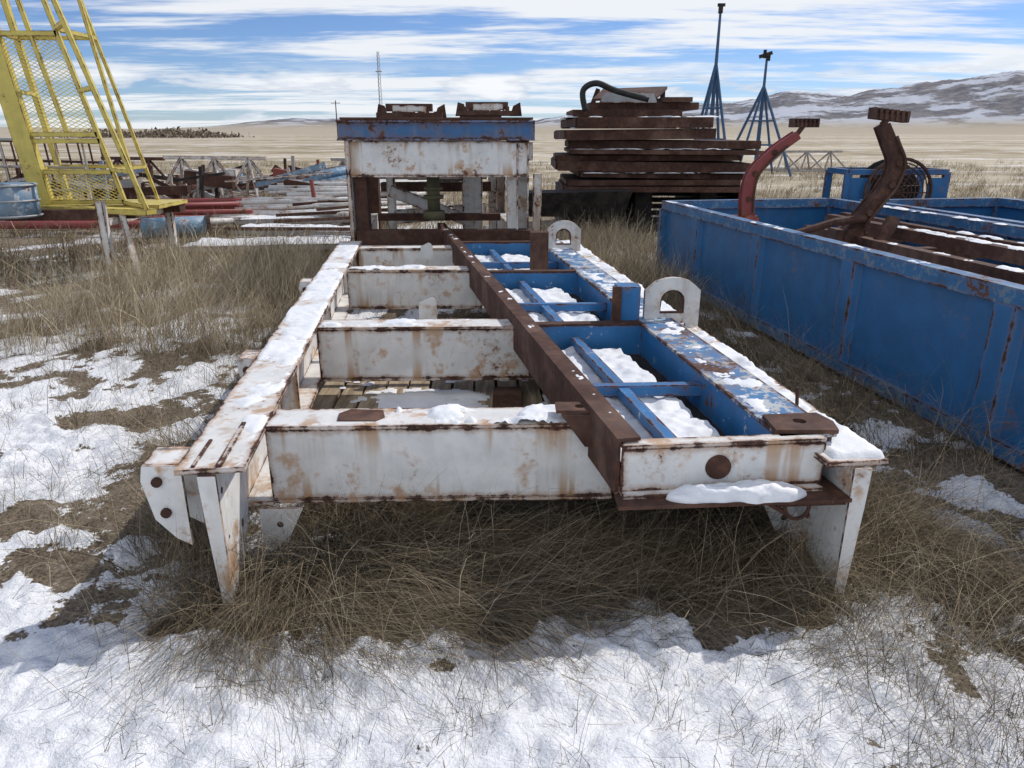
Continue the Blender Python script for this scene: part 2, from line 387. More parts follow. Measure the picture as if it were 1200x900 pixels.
n=2400;x=rng.uniform(-3.2,3.6,n);y=rng.uniform(2.6,9,n);b,R=regions(x,y);g=np.maximum(R['lg'],R['rg']);cl=fbm(x*1.6,y*1.6,3,64)
k=(rng.uniform(0,1,n)<g*ss(.32,.5,cl)*1.2)&~blocked(x,y);x=x[k];y=y[k]
clumps(A,x,y,25,.065,.18,.56,1.08,.32,.5,2.0,.0018,.004,3,azm=np.where(x>0,-2.4,2.8)+1.5*(fbm(x,y,2,65)-.5),azs=1.0,bright=.88)
n=300;x=rng.uniform(1.1,2.9,n);y=rng.uniform(1.4,2.9,n);k=infr(x,y)&(rng.uniform(0,1,n)<.7)
clumps(A,x[k],y[k],26,.07,.18,.48,.9,.35,.6,2.1,.0014,.0032,4,azm=-2.6,azs=1.5,bright=.9)
sx=np.array([1.42,1.5,1.33,1.62,1.75,1.2,1.58,1.9,-1.4,-1.55]);sy=np.array([1.75,2.0,1.9,2.3,2.1,1.62,2.5,2.6,2.0,2.4])
clumps(A,sx,sy,5,.07,.3,.55,1.35,.15,.1,.7,.002,.003,5,cols=np.array([2,2,0]),bright=1.15)
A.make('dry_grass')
A=Acc()
n=8200;y=7.5+rng.uniform(0,1,n)**1.5*38;x=rng.uniform(-1,1,n)*(.74*y+2)
nn=fbm(x*.5,y*.5,3,77)
k=~blocked(x,y)&(nn>.40)&~((x>-2.0)&(x<.3)&(y<11.2))&~((y>9.5)&(y<16)&(x>-6.2)&(x<-2.3)&(nn<.56))
x=x[k];y=y[k]
clumps(A,x,y,11,.13,.16,.46,1.25,.25,.2,1.3,.008,.017,2,azm=-.2,azs=1.4,cols=np.array([0,2,2,1,4]),bright=1.2)
n=430;x=rng.uniform(-4.6,-1.75,n);y=rng.uniform(5.6,10,n);u_,v_=fuv(x,y);k=(u_<-.1)
clumps(A,x[k],y[k],28,.08,.3,.64,1.3,.2,.2,1.1,.003,.006,3,azm=-.3,azs=1.4,cols=np.array([0,2,2]),bright=1.25)
n=220;x=rng.uniform(.6,1.9,n);y=rng.uniform(7.0,12,n)
clumps(A,x,y,26,.08,.3,.55,1.3,.2,.2,1.1,.003,.006,3,cols=np.array([0,2,4]),bright=1.0)
A.make('field_grass')
# ------------------------------------------------------------ white skid frame
fr=empty('steel_skid_frame',F(1.28,2.8,0))
h=.578
Wd=.35
for nm,u in (('left_beam',.12),('right_beam',2.445)):
    p=Part(nm,'white')
    a=F(u,0,h);b=F(u,5.7,h);c=F(u,.36,h)
    p.beam(a,b,.24,.02,0,-.01);p.beam(c,b,.016,Wd-.04,0,-Wd/2);p.beam(c,b,.24,.02,0,-Wd+.01);p.done(fr)
def railx(D): return .419-.195*(D-2.425)
for i,v0 in enumerate((.39,1.97,3.93,5.2)):
    p=Part('crossbeam_%d'%(i+1),'white')
    D=2.32+v0;X1=railx(D)-.03
    u1=X1+1.19+.122*v0
    a=F(.242,v0+.1,h-.003);b=F(u1,v0+.1,h-.003)
    p.beam(a,b,.2,.016,0,-.008)
    b2=F(u1+.10,v0+.1,h-.003)
    p.beam(a,b2,.17,.016,.015,-.35+.011)
    p.beam(a,b2,.014,.310,.085,-.1745)
    p.done(fr)
p=Part('web_stiffeners','white')
for v0 in (1.2,2.7,4.5):
    p.beam(F(.185,v0,.25),F(.185,v0,.556),.10,.012,up=V((0,1,0)))
p.done(fr)
p=Part('upright_fins','white')
for (u,v0) in ((.93,2.45),(.95,5.0)):
    p.plate([(-.07,0),(.05,0),(.05,.12),(.035,.15),(.01,.16),(-.07,.12)],[],.014,F(u,v0,.50),(1,0,0),(0,0,1))
p.beam(F(.3,2.45,.49),F(1.4,2.45,.49),.05,.02)
p.done(fr)
def corner(nm,u,flip):
    p=Part(nm,'white')
    ax=(F(0,1,0)-F(0,0,0));O=F(u,0,0)
    p.plate([(.0,.03),(.06,.03),(.22,.08),(.34,.19),(.36,.226),(.36,.556),(0,.556)],[circ(.05,.47,.014),circ(.06,.27,.009),circ(.25,.22,.02)],.018,O+V((0,-.004,0)),ax,Z)
    s=1 if not flip else -1
    p.plate([(.01*s,.02),(.04*s,.02),(.13*s,.10),(.19*s,.224),(.01*s,.224)],[circ(.09*s,.15,.014)],.016,O+V((0,.36,0)),(1,0.027,0),Z)
    p.plate([(-.025*s,.03),(.014*s,.03),(.014*s,.556),(-.05*s,.556),(-.045*s,.4)],[],.012,O+V((0,-.012,0)),(1,0.027,0),Z)
    p.done(fr)
corner('left_corner_leg',.13,False);corner('right_corner_leg',2.44,True)
def bracket(nm,v0,z0,z1,w,u=0.0,s=-1):
    p=Part(nm,'white')
    ww=w*s
    for dv in (0,.16):
        p.plate([(0,z0-.03),(ww*.35,z0),(ww*.8,z0+.08),(ww,z1-.06),(ww*.92,z1),(0,z1)],[circ(ww*.6,z1-.06,.016),circ(ww*.5,z0+.11,.016)],.016,F(u,v0+dv,0),(1,.027,0),Z)
    p.beam(F(u+ww*.5,v0+.012,z1-.008),F(u+ww*.5,v0+.148,z1-.008),abs(w)*.9,.012);p.done(fr)
    r=Part(nm+'_pins','rust2')
    for zz,k in ((z1-.06,.6),(z0+.11,.5)):
        r.tube([F(u+ww*k,v0-.022,zz),F(u+ww*k,v0+.2,zz)],.019,10)
    r.done(fr)
bracket('pin_bracket_1',.06,.27,.565,.15)
bracket('pin_bracket_2',1.42,.33,.55,.12)
bracket('pin_bracket_3',3.55,.34,.55,.12)
p=Part('rust_pad','rust')
a=F(.62,.50,.577)
p.plate([(-.09,-.06),(.07,-.06),(.10,-.02),(.08,.06),(-.06,.07),(-.10,.02)],[],.006,a,(1,0,0),(0,1,0));p.done(fr)
p=Part('weld_strips','white2');p.beam(F(.15,0.01,.582),F(.15,.42,.582),.02,.010);p.beam(F(.06,0.01,.581),F(.06,.25,.581),.012,.008);p.done(fr)
snow_patch('snow_left_beam',[F(.005,.02,h),F(.235,.02,h),F(.235,5.6,h),F(.005,5.6,h)],.014,.55,11,fr,.012,4)
snow_patch('snow_right_beam',[F(2.36,.02,h),F(2.56,.02,h),F(2.56,5.6,h),F(2.36,5.6,h)],.022,.62,12,fr,.014,4)
snow_patch('snow_cross_1',[F(.75,.40,h-.003),F(1.5,.40,h-.003),F(1.5,.585,h-.003),F(.75,.585,h-.003)],.022,.56,15,fr,.010,7)
snow_patch('snow_cross_2',[F(.25,2.0,h-.003),F(1.4,2.0,h-.003),F(1.4,2.16,h-.003),F(.25,2.16,h-.003)],.016,.5,14,fr,.012,7)
snow_patch('snow_cross_3',[F(.25,3.95,h-.003),F(1.2,3.95,h-.003),F(1.2,4.12,h-.003),F(.25,4.12,h-.003)],.016,.56,18,fr,.014,7)
# ------------------------------------------------------------ blue tray frame
tr_=empty('blue_steel_tray',(.5,4.5,.4))
zt=.632
def LX(D): return .419-.195*(D-2.425)
def RX(D): return 1.0-.139*(D-2.5)
p=Part('rusty_left_rail','rust')
a=V((LX(2.425),2.425,zt+.02));b=V((LX(9.1),9.1,zt+.02))
p.beam(a,b,.014,.226,-.03,-.113);p.beam(a,b,.075,.014,.0145,-.007);p.beam(a,b,.075,.014,.0145,-.219);p.done(tr_)
p=Part('right_rail','bluetop')
a=V((RX(2.49),2.49,zt));b=V((RX(8.0),8.0,zt))
p.beam(a,b,.225,.016,.1125,-.008)
p.done(tr_)
p=Part('right_rail_web','blue')
p.beam(a,b,.014,.19,.02,-.111)
p.beam(a,b,.014,.036,.20,-.034);p.done(tr_)
p=Part('front_channel','white')
a=V((LX(2.425)-.02,2.405,zt));b=V((1.165,2.475,zt))
p.beam(a,b,.014,.165,.0,-.10);p.beam(a,b,.06,.014,-.022,-.007);p.beam(a,b,.06,.014,.02,-.19)
p.done(tr_)
p=Part('front_hole_rim','rust')
p.tube([V((.76,2.424,.535)),V((.76,2.436,.535))],.048,20);p.done(tr_)
p=Part('front_base_plate','rust2')
p.hexa([V(q) for q in ((.38,2.30,.425),(1.24,2.36,.425),(1.20,2.62,.425),(.38,2.55,.425),(.38,2.30,.439),(1.24,2.36,.439),(1.20,2.62,.439),(.38,2.55,.439))])
p.hexa([V(q) for q in ((.98,2.38,.395),(1.26,2.40,.395),(1.26,2.70,.395),(.98,2.70,.395),(.98,2.38,.41),(1.26,2.40,.41),(1.26,2.70,.41),(.98,2.70,.41))])
p.done(tr_)
def lump(name,a,b,w,hh,parent,seed=1):
    a=np.array(a);b=np.array(b);n=80;m=22;d=(b-a);L=np.linalg.norm(d);d/=L;s=np.array([-d[1],d[0],0])
    T,G=np.meshgrid(np.linspace(0,1,n),np.linspace(0,math.pi,m))
    env=np.clip(np.minimum(T,1-T)*L/.09,0,1)**.5
    nz=.55+.9*fbm(T*L*16,G*1.5,4,seed)
    P=a+d*T[...,None]*L+s*(np.cos(G)*w/2*env*(.65+.7*fbm(T*L*9,G*0,3,seed+3)))[...,None]
    P[...,2]+=np.sin(G)**.7*hh*env*nz
    idx=np.arange(n*m).reshape(m,n);q=np.stack([idx[:-1,:-1],idx[:-1,1:],idx[1:,1:],idx[1:,:-1]],-1).reshape(-1,4)
    npmesh(name,P.reshape(-1,3),q,'snow',parent)
lump('snow_ridge',(.56,2.36,.438),(1.09,2.40,.438),.10,.052,tr_,5)
p=Part('end_pad','rust')
p.plate([(-.12,-.09),(.115,-.09),(.13,0),(.10,.09),(-.12,.07)],[circ(0,0,.026)],.016,V((1.11,2.60,zt+.009)),(1,-.0,0),(0,1,0))
p.plate([(-.12,-.05),(.10,-.05),(.10,.05),(-.12,.05)],[circ(-.02,0,.022)],.014,V((.30,2.80,zt-.005)),(1,0,0),(0,1,0))
p.plate([(-.10,0),(.06,0),(.06,-.14),(.0,-.14)],[],.016,V((.30,2.745,zt-.014)),(1,0,0),(0,0,1))
p.done(tr_)
for i,D in enumerate((4.17,5.9,7.6)):
    p=Part('divider_%d'%(i+1),'blue')
    a=V((LX(D)+.02,D,zt-.01));b=V((RX(D)+.01,D+.04,zt-.01))
    p.beam(a,b,.014,.19,0,-.1);p.done(tr_)
    p=Part('divider_top_%d'%(i+1),'rust2');p.beam(a,b,.07,.012,-.02,.003);p.done(tr_)
p=Part('tray_bars','blue')
bays=((2.46,4.15),(4.2,5.88),(5.93,7.58))
def TX(f,D): return LX(D)*(1-f)+RX(D)*f
for (d0,d1) in bays:
    dm=(d0+d1)/2-.05
    p.beam(V((TX(.42,d0+.02),d0+.02,.535)),V((TX(.42,d1-.02),d1-.02,.535)),.05,.05)
    p.beam(V((LX(dm)+.02,dm,.54)),V((RX(dm)+.01,dm+.03,.54)),.05,.055)
p.done(tr_)
p=Part('tray_floor','dark')
p.hexa([V(q) for q in ((LX(2.45)+.0,2.45,.425),(RX(2.45),2.5,.425),(RX(7.6),7.6,.425),(LX(7.6),7.6,.425),(LX(2.45),2.45,.435),(RX(2.45),2.5,.435),(RX(7.6),7.6,.435),(LX(7.6),7.6,.435))]);p.done(tr_)
for i,(d0,d1) in enumerate(bays):
    z=.445
    snow_patch('snow_tray_%d'%(i+1),[V((LX(d0)+.02,d0+.03,z)),V((RX(d0)-.07,d0+.03,z)),V((RX(d1)-.14,d1-.05,z)),V((LX(d1)+.02,d1-.05,z))],.055,1.0,31+i,tr_,.014,3,.05)
snow_patch('snow_right_rail',[V((RX(2.7)+.03,2.7,zt)),V((RX(2.7)+.22,2.7,zt)),V((RX(7.6)+.22,7.6,zt)),V((RX(7.6)+.03,7.6,zt))],.007,.41,55,tr_,.012,9)
snow_patch('snow_left_rail',[V((LX(2.6)-.03,2.6,zt+.02)),V((LX(2.6)+.045,2.6,zt+.02)),V((LX(8.6)+.045,8.6,zt+.02)),V((LX(8.6)-.03,8.6,zt+.02))],.004,.34,56,tr_,.012,9)
def lug(nm,x,D,z,w,hh,mat='white2'):
    p=Part(nm,mat);o=[(-w/2,0),(-w/2,hh*.72)]
    for k in range(1,8):
        g=math.pi*(1-k/8);o.append((math.cos(g)*w*.42,hh*.74+math.sin(g)*hh*.26))
    o+=[(w/2,hh*.72),(w/2,-.06),(w*.30,-.06),(w*.26,0)]
    hole=[(-w*.22,hh*.22)]+[(math.cos(math.pi*(1-k/8))*w*.22,hh*.50+math.sin(math.pi*(1-k/8))*hh*.24) for k in range(9)]+[(w*.22,hh*.22)]
    p.plate(o,[hole],.035,V((x,D,z)),(1,.08,0),(0,0,1));p.done(tr_)
    r=Part(nm+'_liner','rust')
    hp=[V((x+q[0]*1.0,D+.08*q[0],z+q[1])) for q in hole]
    r.tube(hp,.014,8,closed=True);r.done(tr_)
lug('lifting_lug_front',.97,4.33,.60,.34,.28)
lug('lifting_lug_rear',.50,7.16,.60,.34,.30)
p=Part('stop_post_front','blue');p.box((.63,4.28,.60),(.77,4.42,.83));p.done(tr_)
p=Part('stop_post_front_face','rust2');p.box((.60,4.262,.60),(.655,4.276,.835));p.done(tr_)
p=Part('stop_post_rear','rust2');p.box((.16,6.4,.55),(.32,6.52,.88));p.done(tr_)
p=Part('shackle_ring','rust2',True)
c=V((1.06,2.40,.385));p.tube([c+V((math.cos(g)*.045,0,math.sin(g)*.05)) for g in np.linspace(0,2*math.pi,18)[:-1]],.008,6,closed=True)
p.tube([V((.96,2.42,.415)),V((.96,2.42,.39)),V((1.02,2.40,.36))],.01,6);p.done(tr_)
p=Part('upright_rod','rust');p.tube([V((1.22,2.9,.57)),V((1.21,2.9,.68))],.008,6);p.done(tr_)
# ------------------------------------------------------------ plank boards under frame
bd=empty('wooden_boards',(-.4,4.6,0))
for i in range(12):
    p=Part('board_%d'%(i+1),'wood');x0=-1.15+i*.145;o=random.uniform(-.12,.12)
    p.beam(V((x0,3.6+o,.085)),V((x0-.1,5.9+o,.09+random.uniform(-.01,.01))),.128,.04);p.done(bd)
p=Part('rust_scrap','rust');p.box((-.12,4.0,.125),(.06,4.45,.14));p.done(bd)
snow_patch('snow_on_boards',[V((-1.1,3.7,.108)),V((.3,3.7,.108)),V((.1,5.8,.113)),V((-1.3,5.8,.113))],.015,.47,61,bd,.02,3)
# ------------------------------------------------------------ portal substructure
po=empty('steel_substructure',(-.9,9.6,0))
def Q(x,dd,z): return V((-1.87+x-.122*dd,8.5+.03*x+dd,z))
Wp=2.07
for j,dd in enumerate((0,2.3)):
    p=Part('top_beam_%d'%j,'portalblue');p.ibeam(Q(-.05,dd,1.83),Q(Wp+.05,dd,1.83),.21,.26,.02,.15);p.done(po)
    p=Part('header_%d'%j,'white');p.beam(Q(.04,dd,1.43),Q(Wp-.02,dd,1.43),.05,.36,.05);p.beam(Q(.04,dd,1.24),Q(Wp-.02,dd,1.24),.2,.018);p.done(po)
    p=Part('left_column_%d'%j,'white2')
    p.beam(Q(.05,dd,0),Q(.05,dd,1.62),.05,.22);p.done(po)
    p=Part('left_column_face_%d'%j,'rust2');p.beam(Q(.17,dd+.02,0),Q(.17,dd+.02,1.24),.13,.16);p.done(po)
    p=Part('right_column_%d'%j,'white')
    p.beam(Q(Wp-.14,dd,0),Q(Wp-.14,dd,1.62),.25,.02,0,.08);p.beam(Q(Wp-.14,dd,0),Q(Wp-.14,dd,1.62),.02,.2);p.beam(Q(Wp-.02,dd,0),Q(Wp-.02,dd,1.62),.02,.24);p.done(po)
p=Part('side_beams','white2')
for xx in (.1,Wp-.05):
    p.beam(Q(xx,.1,1.5),Q(xx,2.3,1.5),.2,.2)
    p.beam(Q(xx,.1,.45),Q(xx,2.3,.45),.2,.3)
p.beam(Q(Wp+.12,.2,0),Q(Wp+.12,.2,1.25),.1,.1);p.done(po)
p=Part('bottom_beam','rust2');p.beam(Q(.1,-.1,.5),Q(Wp,-.1,.5),.2,.3);p.done(po)
p=Part('inner_frame','white2')
p.beam(Q(.45,1.2,.4),Q(.45,1.2,1.22),.1,.1);p.beam(Q(1.5,1.2,.4),Q(1.5,1.2,1.22),.26,.1)
p.beam(Q(.4,1.3,1.18),Q(1.7,1.3,1.18),.1,.1);p.beam(Q(.45,.8,1.02),Q(1.5,.8,.62),.08,.14);p.beam(Q(.4,1.5,.62),Q(1.7,1.5,.72),.1,.18);p.done(po)
p=Part('inner_rusty_beams','rust2');p.beam(Q(.3,1.8,1.0),Q(1.8,1.8,1.0),.2,.12);p.beam(Q(.3,.6,.72),Q(1.8,.6,.72),.12,.08);p.done(po)  # dark rusty crossbars inside the portal
p=Part('hydraulic_jack','olive',True)
c=lambda z:Q(.98,.35,z)
p.tube([c(.72),c(.82)],.13,16);p.tube([c(.82),c(1.22)],.075,16);p.tube([c(.96),c(1.0)],.12,16);p.tube([c(1.06),c(1.1)],.11,16);p.done(po)
p=Part('deck','rust2');p.hexa([Q(-.02,-.1,1.835),Q(Wp+.02,-.1,1.835),Q(Wp+.02,2.4,1.835),Q(-.02,2.4,1.835),Q(-.02,-.1,1.86),Q(Wp+.02,-.1,1.86),Q(Wp+.02,2.4,1.86),Q(-.02,2.4,1.86)]);p.done(po)
p=Part('top_saddles','rust2')
for (x0,x1,dd,z) in ((.38,1.12,.3,1.86),(1.28,1.98,.3,1.88),(.5,.9,1.6,1.86),(1.4,1.9,1.7,1.88)):
    p.beam(Q(x0,dd,z+.03),Q(x1,dd,z+.03),.3,.05);p.beam(Q(x0+.1,dd,z+.11),Q(x1-.12,dd,z+.11),.16,.08)
    for k in range(4): p.tube([Q(x0+.08+k*.16,dd-.12,z+.05),Q(x0+.08+k*.16,dd-.12,z+.10)],.022,8)
    p.plate([(0,0),(.14,0),(.10,.13),(.03,.15)],[],.02,Q(x0-.02,dd,z),(1,0,0),(0,0,1))
    p.plate([(0,0),(.14,0),(.12,.15),(.04,.11)],[],.02,Q(x1-.1,dd,z),(1,0,0),(0,0,1))
p.done(po)
p=Part('saddle_plates','white2')
for (x0,x1,dd,z) in ((.55,.93,.16,1.955),(1.45,1.80,.16,1.975)): p.beam(Q(x0,dd,z),Q(x1,dd,z),.012,.07)
p.done(po)
# ------------------------------------------------------------ open-top blue bins
def bin_(name,x0,x1,y_far,y_near,zt,ribs,xr_far_dy=.35):
    e=empty(name,(x0+1,(y_far+y_near)/2,0));sl=.161
    def W(side,D): return (x0+sl*(8.98-D)) if side==0 else (x1+sl*(8.98-D))
    p=Part('walls','bin')
    for s in (0,1):
        a=V((W(s,y_near),y_near,0));b=V((W(s,y_far),y_far+(xr_far_dy if s else 0),0))
        p.beam(a,b,.012,zt-.03,0,(zt-.03)/2+.02)
    a=V((W(0,y_far),y_far,0));b=V((W(1,y_far),y_far+xr_far_dy,0));p.beam(a,b,.012,zt-.03,0,(zt-.03)/2+.02)
    p.done(e)
    p=Part('ribs','bin')
    for D in ribs:
        for s,k in ((0,-1),(1,1)):
            X=W(s,D);w=.07;d=.06*k
            A0=[V((X+sl*(w+.03),D-w-.03,0)),V((X+d+sl*w,D-w,0)),V((X+d-sl*w,D+w,0)),V((X-sl*(w+.03),D+w+.03,0))]
            for i in range(3):
                a=A0[i]+V((0,0,.03));b=A0[i+1]+V((0,0,.03));p.quad([a,b,b+V((0,0,zt-.12)),a+V((0,0,zt-.12))])
    p.done(e)
    p=Part('rim','binrim')
    for s in (0,1):
        a=V((W(s,y_near),y_near,zt));b=V((W(s,y_far),y_far+(xr_far_dy if s else 0),zt))
        p.beam(a,b,.11,.10,0,-.05)
    a=V((W(0,y_far)+.056,y_far,zt-.002));b=V((W(1,y_far)-.056,y_far+xr_far_dy,zt-.002));p.beam(a,b,.11,.10,0,-.05)
    for s in (0,1): 
        X=W(s,y_far);p.beam(V((X,y_far+(xr_far_dy if s else 0),0)),V((X,y_far+(xr_far_dy if s else 0),zt-.1)),.13,.13)
        a=V((W(s,y_near),y_near,.06));b=V((W(s,y_far),y_far,.06));p.beam(a,b,.06,.09,-.03*(1-2*s)*1,0)
    p.done(e)
    p=Part('floor','dark');p.hexa([V((W(0,y_near),y_near,.03)),V((W(1,y_near),y_near,.03)),V((W(1,y_far),y_far,.03)),V((W(0,y_far),y_far,.03)),V((W(0,y_near),y_near,.05)),V((W(1,y_near),y_near,.05)),V((W(1,y_far),y_far,.05)),V((W(0,y_far),y_far,.05))]);p.done(e)
    return e,W
b1,W1=bin_('open_top_steel_bin',1.86,4.0,8.98,.2,.93,(7.95,6.6,5.2,3.8,2.4,1.0))
b2,W2=bin_('open_top_steel_bin.001',4.3,6.15,9.1,.2,.93,(7.9,6.5,5.1,3.7),.3)
p=Part('inner_rails','rust')
def GX(f,D): return W1(0,D)*(1-f)+W1(1,D)*f
for f,z,D0,D1 in ((.35,.80,2.5,7.2),(.55,.86,2.5,6.9),(.72,.80,2.5,8.2),(.9,.78,2.5,8.6)):
    p.beam(V((GX(f,D0),D0,z)),V((GX(f,D1),D1,z)),.09,.10)
for D in (3.6,4.8,6.2,7.2): p.beam(V((W1(0,D)+.08,D,.70)),V((W1(1,D)-.08,D+.2,.72)),.10,.1)
p.done(b1)
for i,f in enumerate((.35,.55,.72,.9)):
    z=(.85,.91,.85,.83)[i]+.001;D0,D1=2.6,6.8
    snow_patch('snow_inner_rail_%d'%i,[V((GX(f,D0)-.045,D0,z)),V((GX(f,D0)+.045,D0,z)),V((GX(f,D1)+.045,D1,z)),V((GX(f,D1)-.045,D1,z))],.012,.5,170+i,b1,.018,5)
snow_patch('snow_in_bin',[V((W1(0,3)+.1,3,.5)),V((W1(1,3)-.1,3,.5)),V((W1(1,8.6)-.1,8.6,.5)),V((W1(0,8.6)+.1,8.6,.5))],.06,.55,71,b1,.05,1.5)
p=Part('load','dark')
for i in range(12):
    D=random.uniform(3,7.8);f=random.uniform(.25,.75);g=GX(f,D)
    p.beam(V((g,D,.3)),V((GX(random.uniform(.25,.75),D+.4),D+random.uniform(.1,.7),.55+random.uniform(0,.12))),.12,.14)
p.hexa([V((GX(.15,3),3,.052)),V((GX(.85,3),3,.052)),V((GX(.85,8),8,.052)),V((GX(.15,8),8,.052)),V((GX(.15,3),3,.46)),V((GX(.85,3),3,.46)),V((GX(.85,8),8,.46)),V((GX(.15,8),8,.46))]);p.done(b1)
snow_patch('snow_rim',[V((W1(0,3)+-.05,3,.931)),V((W1(0,3)+.05,3,.931)),V((W1(0,8.9)+.05,8.9,.931)),V((W1(0,8.9)-.05,8.9,.931))],.006,.34,75,b1,.018,7)
snow_patch('snow_rim_far',[V((W1(1,3)+-.05,3,.931)),V((W1(1,3)+.05,3,.931)),V((W1(1,8.9)+.05,8.9,.931)),V((W1(1,8.9)-.05,8.9,.931))],.012,.5,76,b1,.03,5)
def smooth(pts,n=6):
    pts=[V(p) for p in pts];o=[]
    P=[pts[0]]+pts+[pts[-1]]
    for i in range(1,len(P)-2):
        for k in range(n):
            t=k/n;a,b,c,d=P[i-1],P[i],P[i+1],P[i+2]
            o.append(.5*((2*b)+(c-a)*t+(2*a-5*b+4*c-d)*t*t+(3*b-a-3*c+d)*t**3))
    o.append(pts[-1]);return o
def arm(name,mat,pts,r,head,hw,tilt):
    e=empty(name,pts[0]);s=smooth(pts)
    p=Part('curved_arm',mat);m=len(s)
    hs=[r*2*(1-.4*i/m) for i in range(m)]
    p.strap(s,.11,[x*.75 for x in hs],(0,1,0))
    for k in (-1,1): p.strap([q+V((0,k*.066,0)) for q in s],.014,hs,(0,1,0))
    p.done(e)
    p=Part('arm_fittings','rust2')
    for i in (5,12,18):
        if i<m: p.tube([s[i]+V((0,-.095,0)),s[i]+V((0,.095,0))],.028,10)
    p.tube([q+V((.05,-.09,0)) for q in s[2:-4]],.012,6);p.done(e)
    p=Part('toothed_head','rust2');h0=V(head);d=V((math.cos(tilt),.15,math.sin(tilt)))
    p.beam(h0-d*hw,h0+d*hw,.09,.05)
    k=-1
    while k<=1.01: p.beam(h0+d*hw*k*.95-V((0,0,.02)),h0+d*hw*k*.95+V((0,0,.065)),.022,.12);k+=.33
    p.beam(s[-1],h0,.10,.05);p.done(e)
    p=Part('pivot',mat);b=s[0];p.tube([b+V((0,-.12,-.05)),b+V((0,.12,-.05))],.09,12);p.beam(b+V((-.12,0,-.3)),b+V((-.1,0,.02)),.1,.2);p.beam(b+V((.12,0,-.3)),b+V((.05,0,.02)),.1,.2);p.done(e)
    return e
arm('clamp_arm','red',[(2.63,8.3,.80),(2.61,8.3,1.05),(2.65,8.3,1.28),(2.84,8.3,1.50),(3.08,8.3,1.68)],.075,(3.14,8.28,1.78),.15,.0)
arm('clamp_arm.001','rust',[(2.98,6.5,.88),(3.12,6.5,1.08),(3.25,6.5,1.28),(3.28,6.5,1.46),(3.20,6.5,1.62),(3.12,6.5,1.76)],.065,(3.16,6.48,1.82),.16,-.1)
p=Part('hydraulic_link','rust2');p.tube([V((3.05,6.4,1.0)),V((2.75,6.3,.98)),V((2.35,6.2,.88))],.035,8);p.tube([V((3.25,6.3,1.0)),V((3.1,6.2,.8))],.06,8)
p.done(b1)
fc=empty('fan_cage',(4.9,9.9,0))
p=Part('cage_frame','bin')
x0,x1,yy,z0,z1=4.35,5.62,9.75,.55,1.22
for a,b in (((x0,z0),(x0,z1)),((x1,z0),(x1,z1))):
    for dy in (0,.6): p.beam(V((a[0],yy+dy,0)),V((b[0],yy+dy,z1)),.09,.05)
for dy in (0,.6):
    p.beam(V((x0,yy+dy,z1)),V((x1,yy+dy,z1)),.06,.07);p.beam(V((x0,yy+dy,z0)),V((x1,yy+dy,z0)),.06,.07)
for xx in (x0,x1): p.beam(V((xx,yy,z1)),V((xx,yy+.6,z1)),.06,.07)
p.plate([(0,0),(.26,0),(.26,.5),(0,.5)],[],.02,V((x0+.03,yy-.02,.65)),(1,0,0),(0,0,1));p.plate([(0,0),(.2,0),(.2,.5),(0,.5)],[],.02,V((x1-.23,yy-.02,.65)),(1,0,0),(0,0,1));p.done(fc)
p=Part('fan_guard','rust2');c=V((4.98,9.66,.97))
for r in np.linspace(.08,.42,8): p.tube([c+V((math.cos(g)*r,0,math.sin(g)*r)) for g in np.linspace(0,2*math.pi,29)[:-1]],.008 if r<.4 else .022,5,closed=True)
for k in range(12):
    g=k*math.pi/6;p.tube([c,c+V((math.cos(g)*.42,0,math.sin(g)*.42))],.008,5)
p.done(fc)
p=Part('fan_blades','dark');p.tube([c+V((0,.1,0)),c+V((0,.3,0))],.1,12)
p.tube([c+V((0,.32,0)),c+V((0,.34,0))],.41,24)
for k in range(6):
    g=k*math.pi/3;p.beam(c+V((0,.15,0)),c+V((math.cos(g)*.38,.22,math.sin(g)*.38)),.16,.02,up=V((0,1,.3)))
p.done(fc)
# ------------------------------------------------------------ rusty stack
rs=empty('rusty_steel_stack',(2.6,14.3,0))
p=Part('stack_base','dark')
for (a,b) in (((.9,13.4,0),(1.25,15.6,.75)),((1.6,13.5,0),(1.8,15.6,.8)),((2.2,13.3,0),(2.5,15.5,.75)),((3.4,13.5,0),(3.7,15.6,.7)),((4.1,13.5,0),(4.3,15.6,.7))): p.box(a,b)
for i in range(7): p.beam(V((.8+random.random()*.4,13.2+i*.2,.12+.1*i)),V((3.9+random.random()*.5,13.3+i*.2,.1+.1*i)),.12,.08)
p.done(rs)
def frame_layer(part,x0,x1,y0,y1,z,hh,rot):
    c=V(((x0+x1)/2,(y0+y1)/2,z));R=Matrix.Rotation(rot,3,'Z');tz=random.uniform(-.022,.022)
    T=lambda x,y:c+R@V((x-c.x,y-c.y,(x-c.x)*tz))
    for yy in (y0,y1): part.chan(T(x0,yy),T(x1,yy),hh,.1,.02,1)
    for k in range(7):
        xx=x0+(x1-x0)*k/6;part.beam(T(xx,y0+.05),T(xx,y1-.05),.06,hh*.8,0,-hh/2)
    part.faces([T(x0,y0),T(x1,y0),T(x1,y1),T(x0,y1)],[(0,1,2,3)])
z=.70
for i in range(9):
    hh=random.choice((.07,.09,.13,.17));z+=hh+.02;p=Part('stacked_frame_%d'%(i+1),'rust' if i%3 else 'rust2')
    if i<3: x0,x1=1.1,4.35
    elif i<7: x0,x1=.85,4.3
    else: x0,x1=.9,3.6
    o=random.uniform(-.22,.22);frame_layer(p,x0+o,x1+random.uniform(-.35,.25),13.0+random.uniform(0,.4),15.4,z,hh,random.uniform(-.05,.05));p.done(rs)
    if i in (2,5,7): snow_patch('snow_layer_%d'%i,[V((x0+.1,13.0,z+.012)),V((x1-.1,13.0,z+.012)),V((x1-.1,13.35,z+.012)),V((x0+.1,13.35,z+.012))],.015,.47,120+i,rs,.04,3)
zt2=z
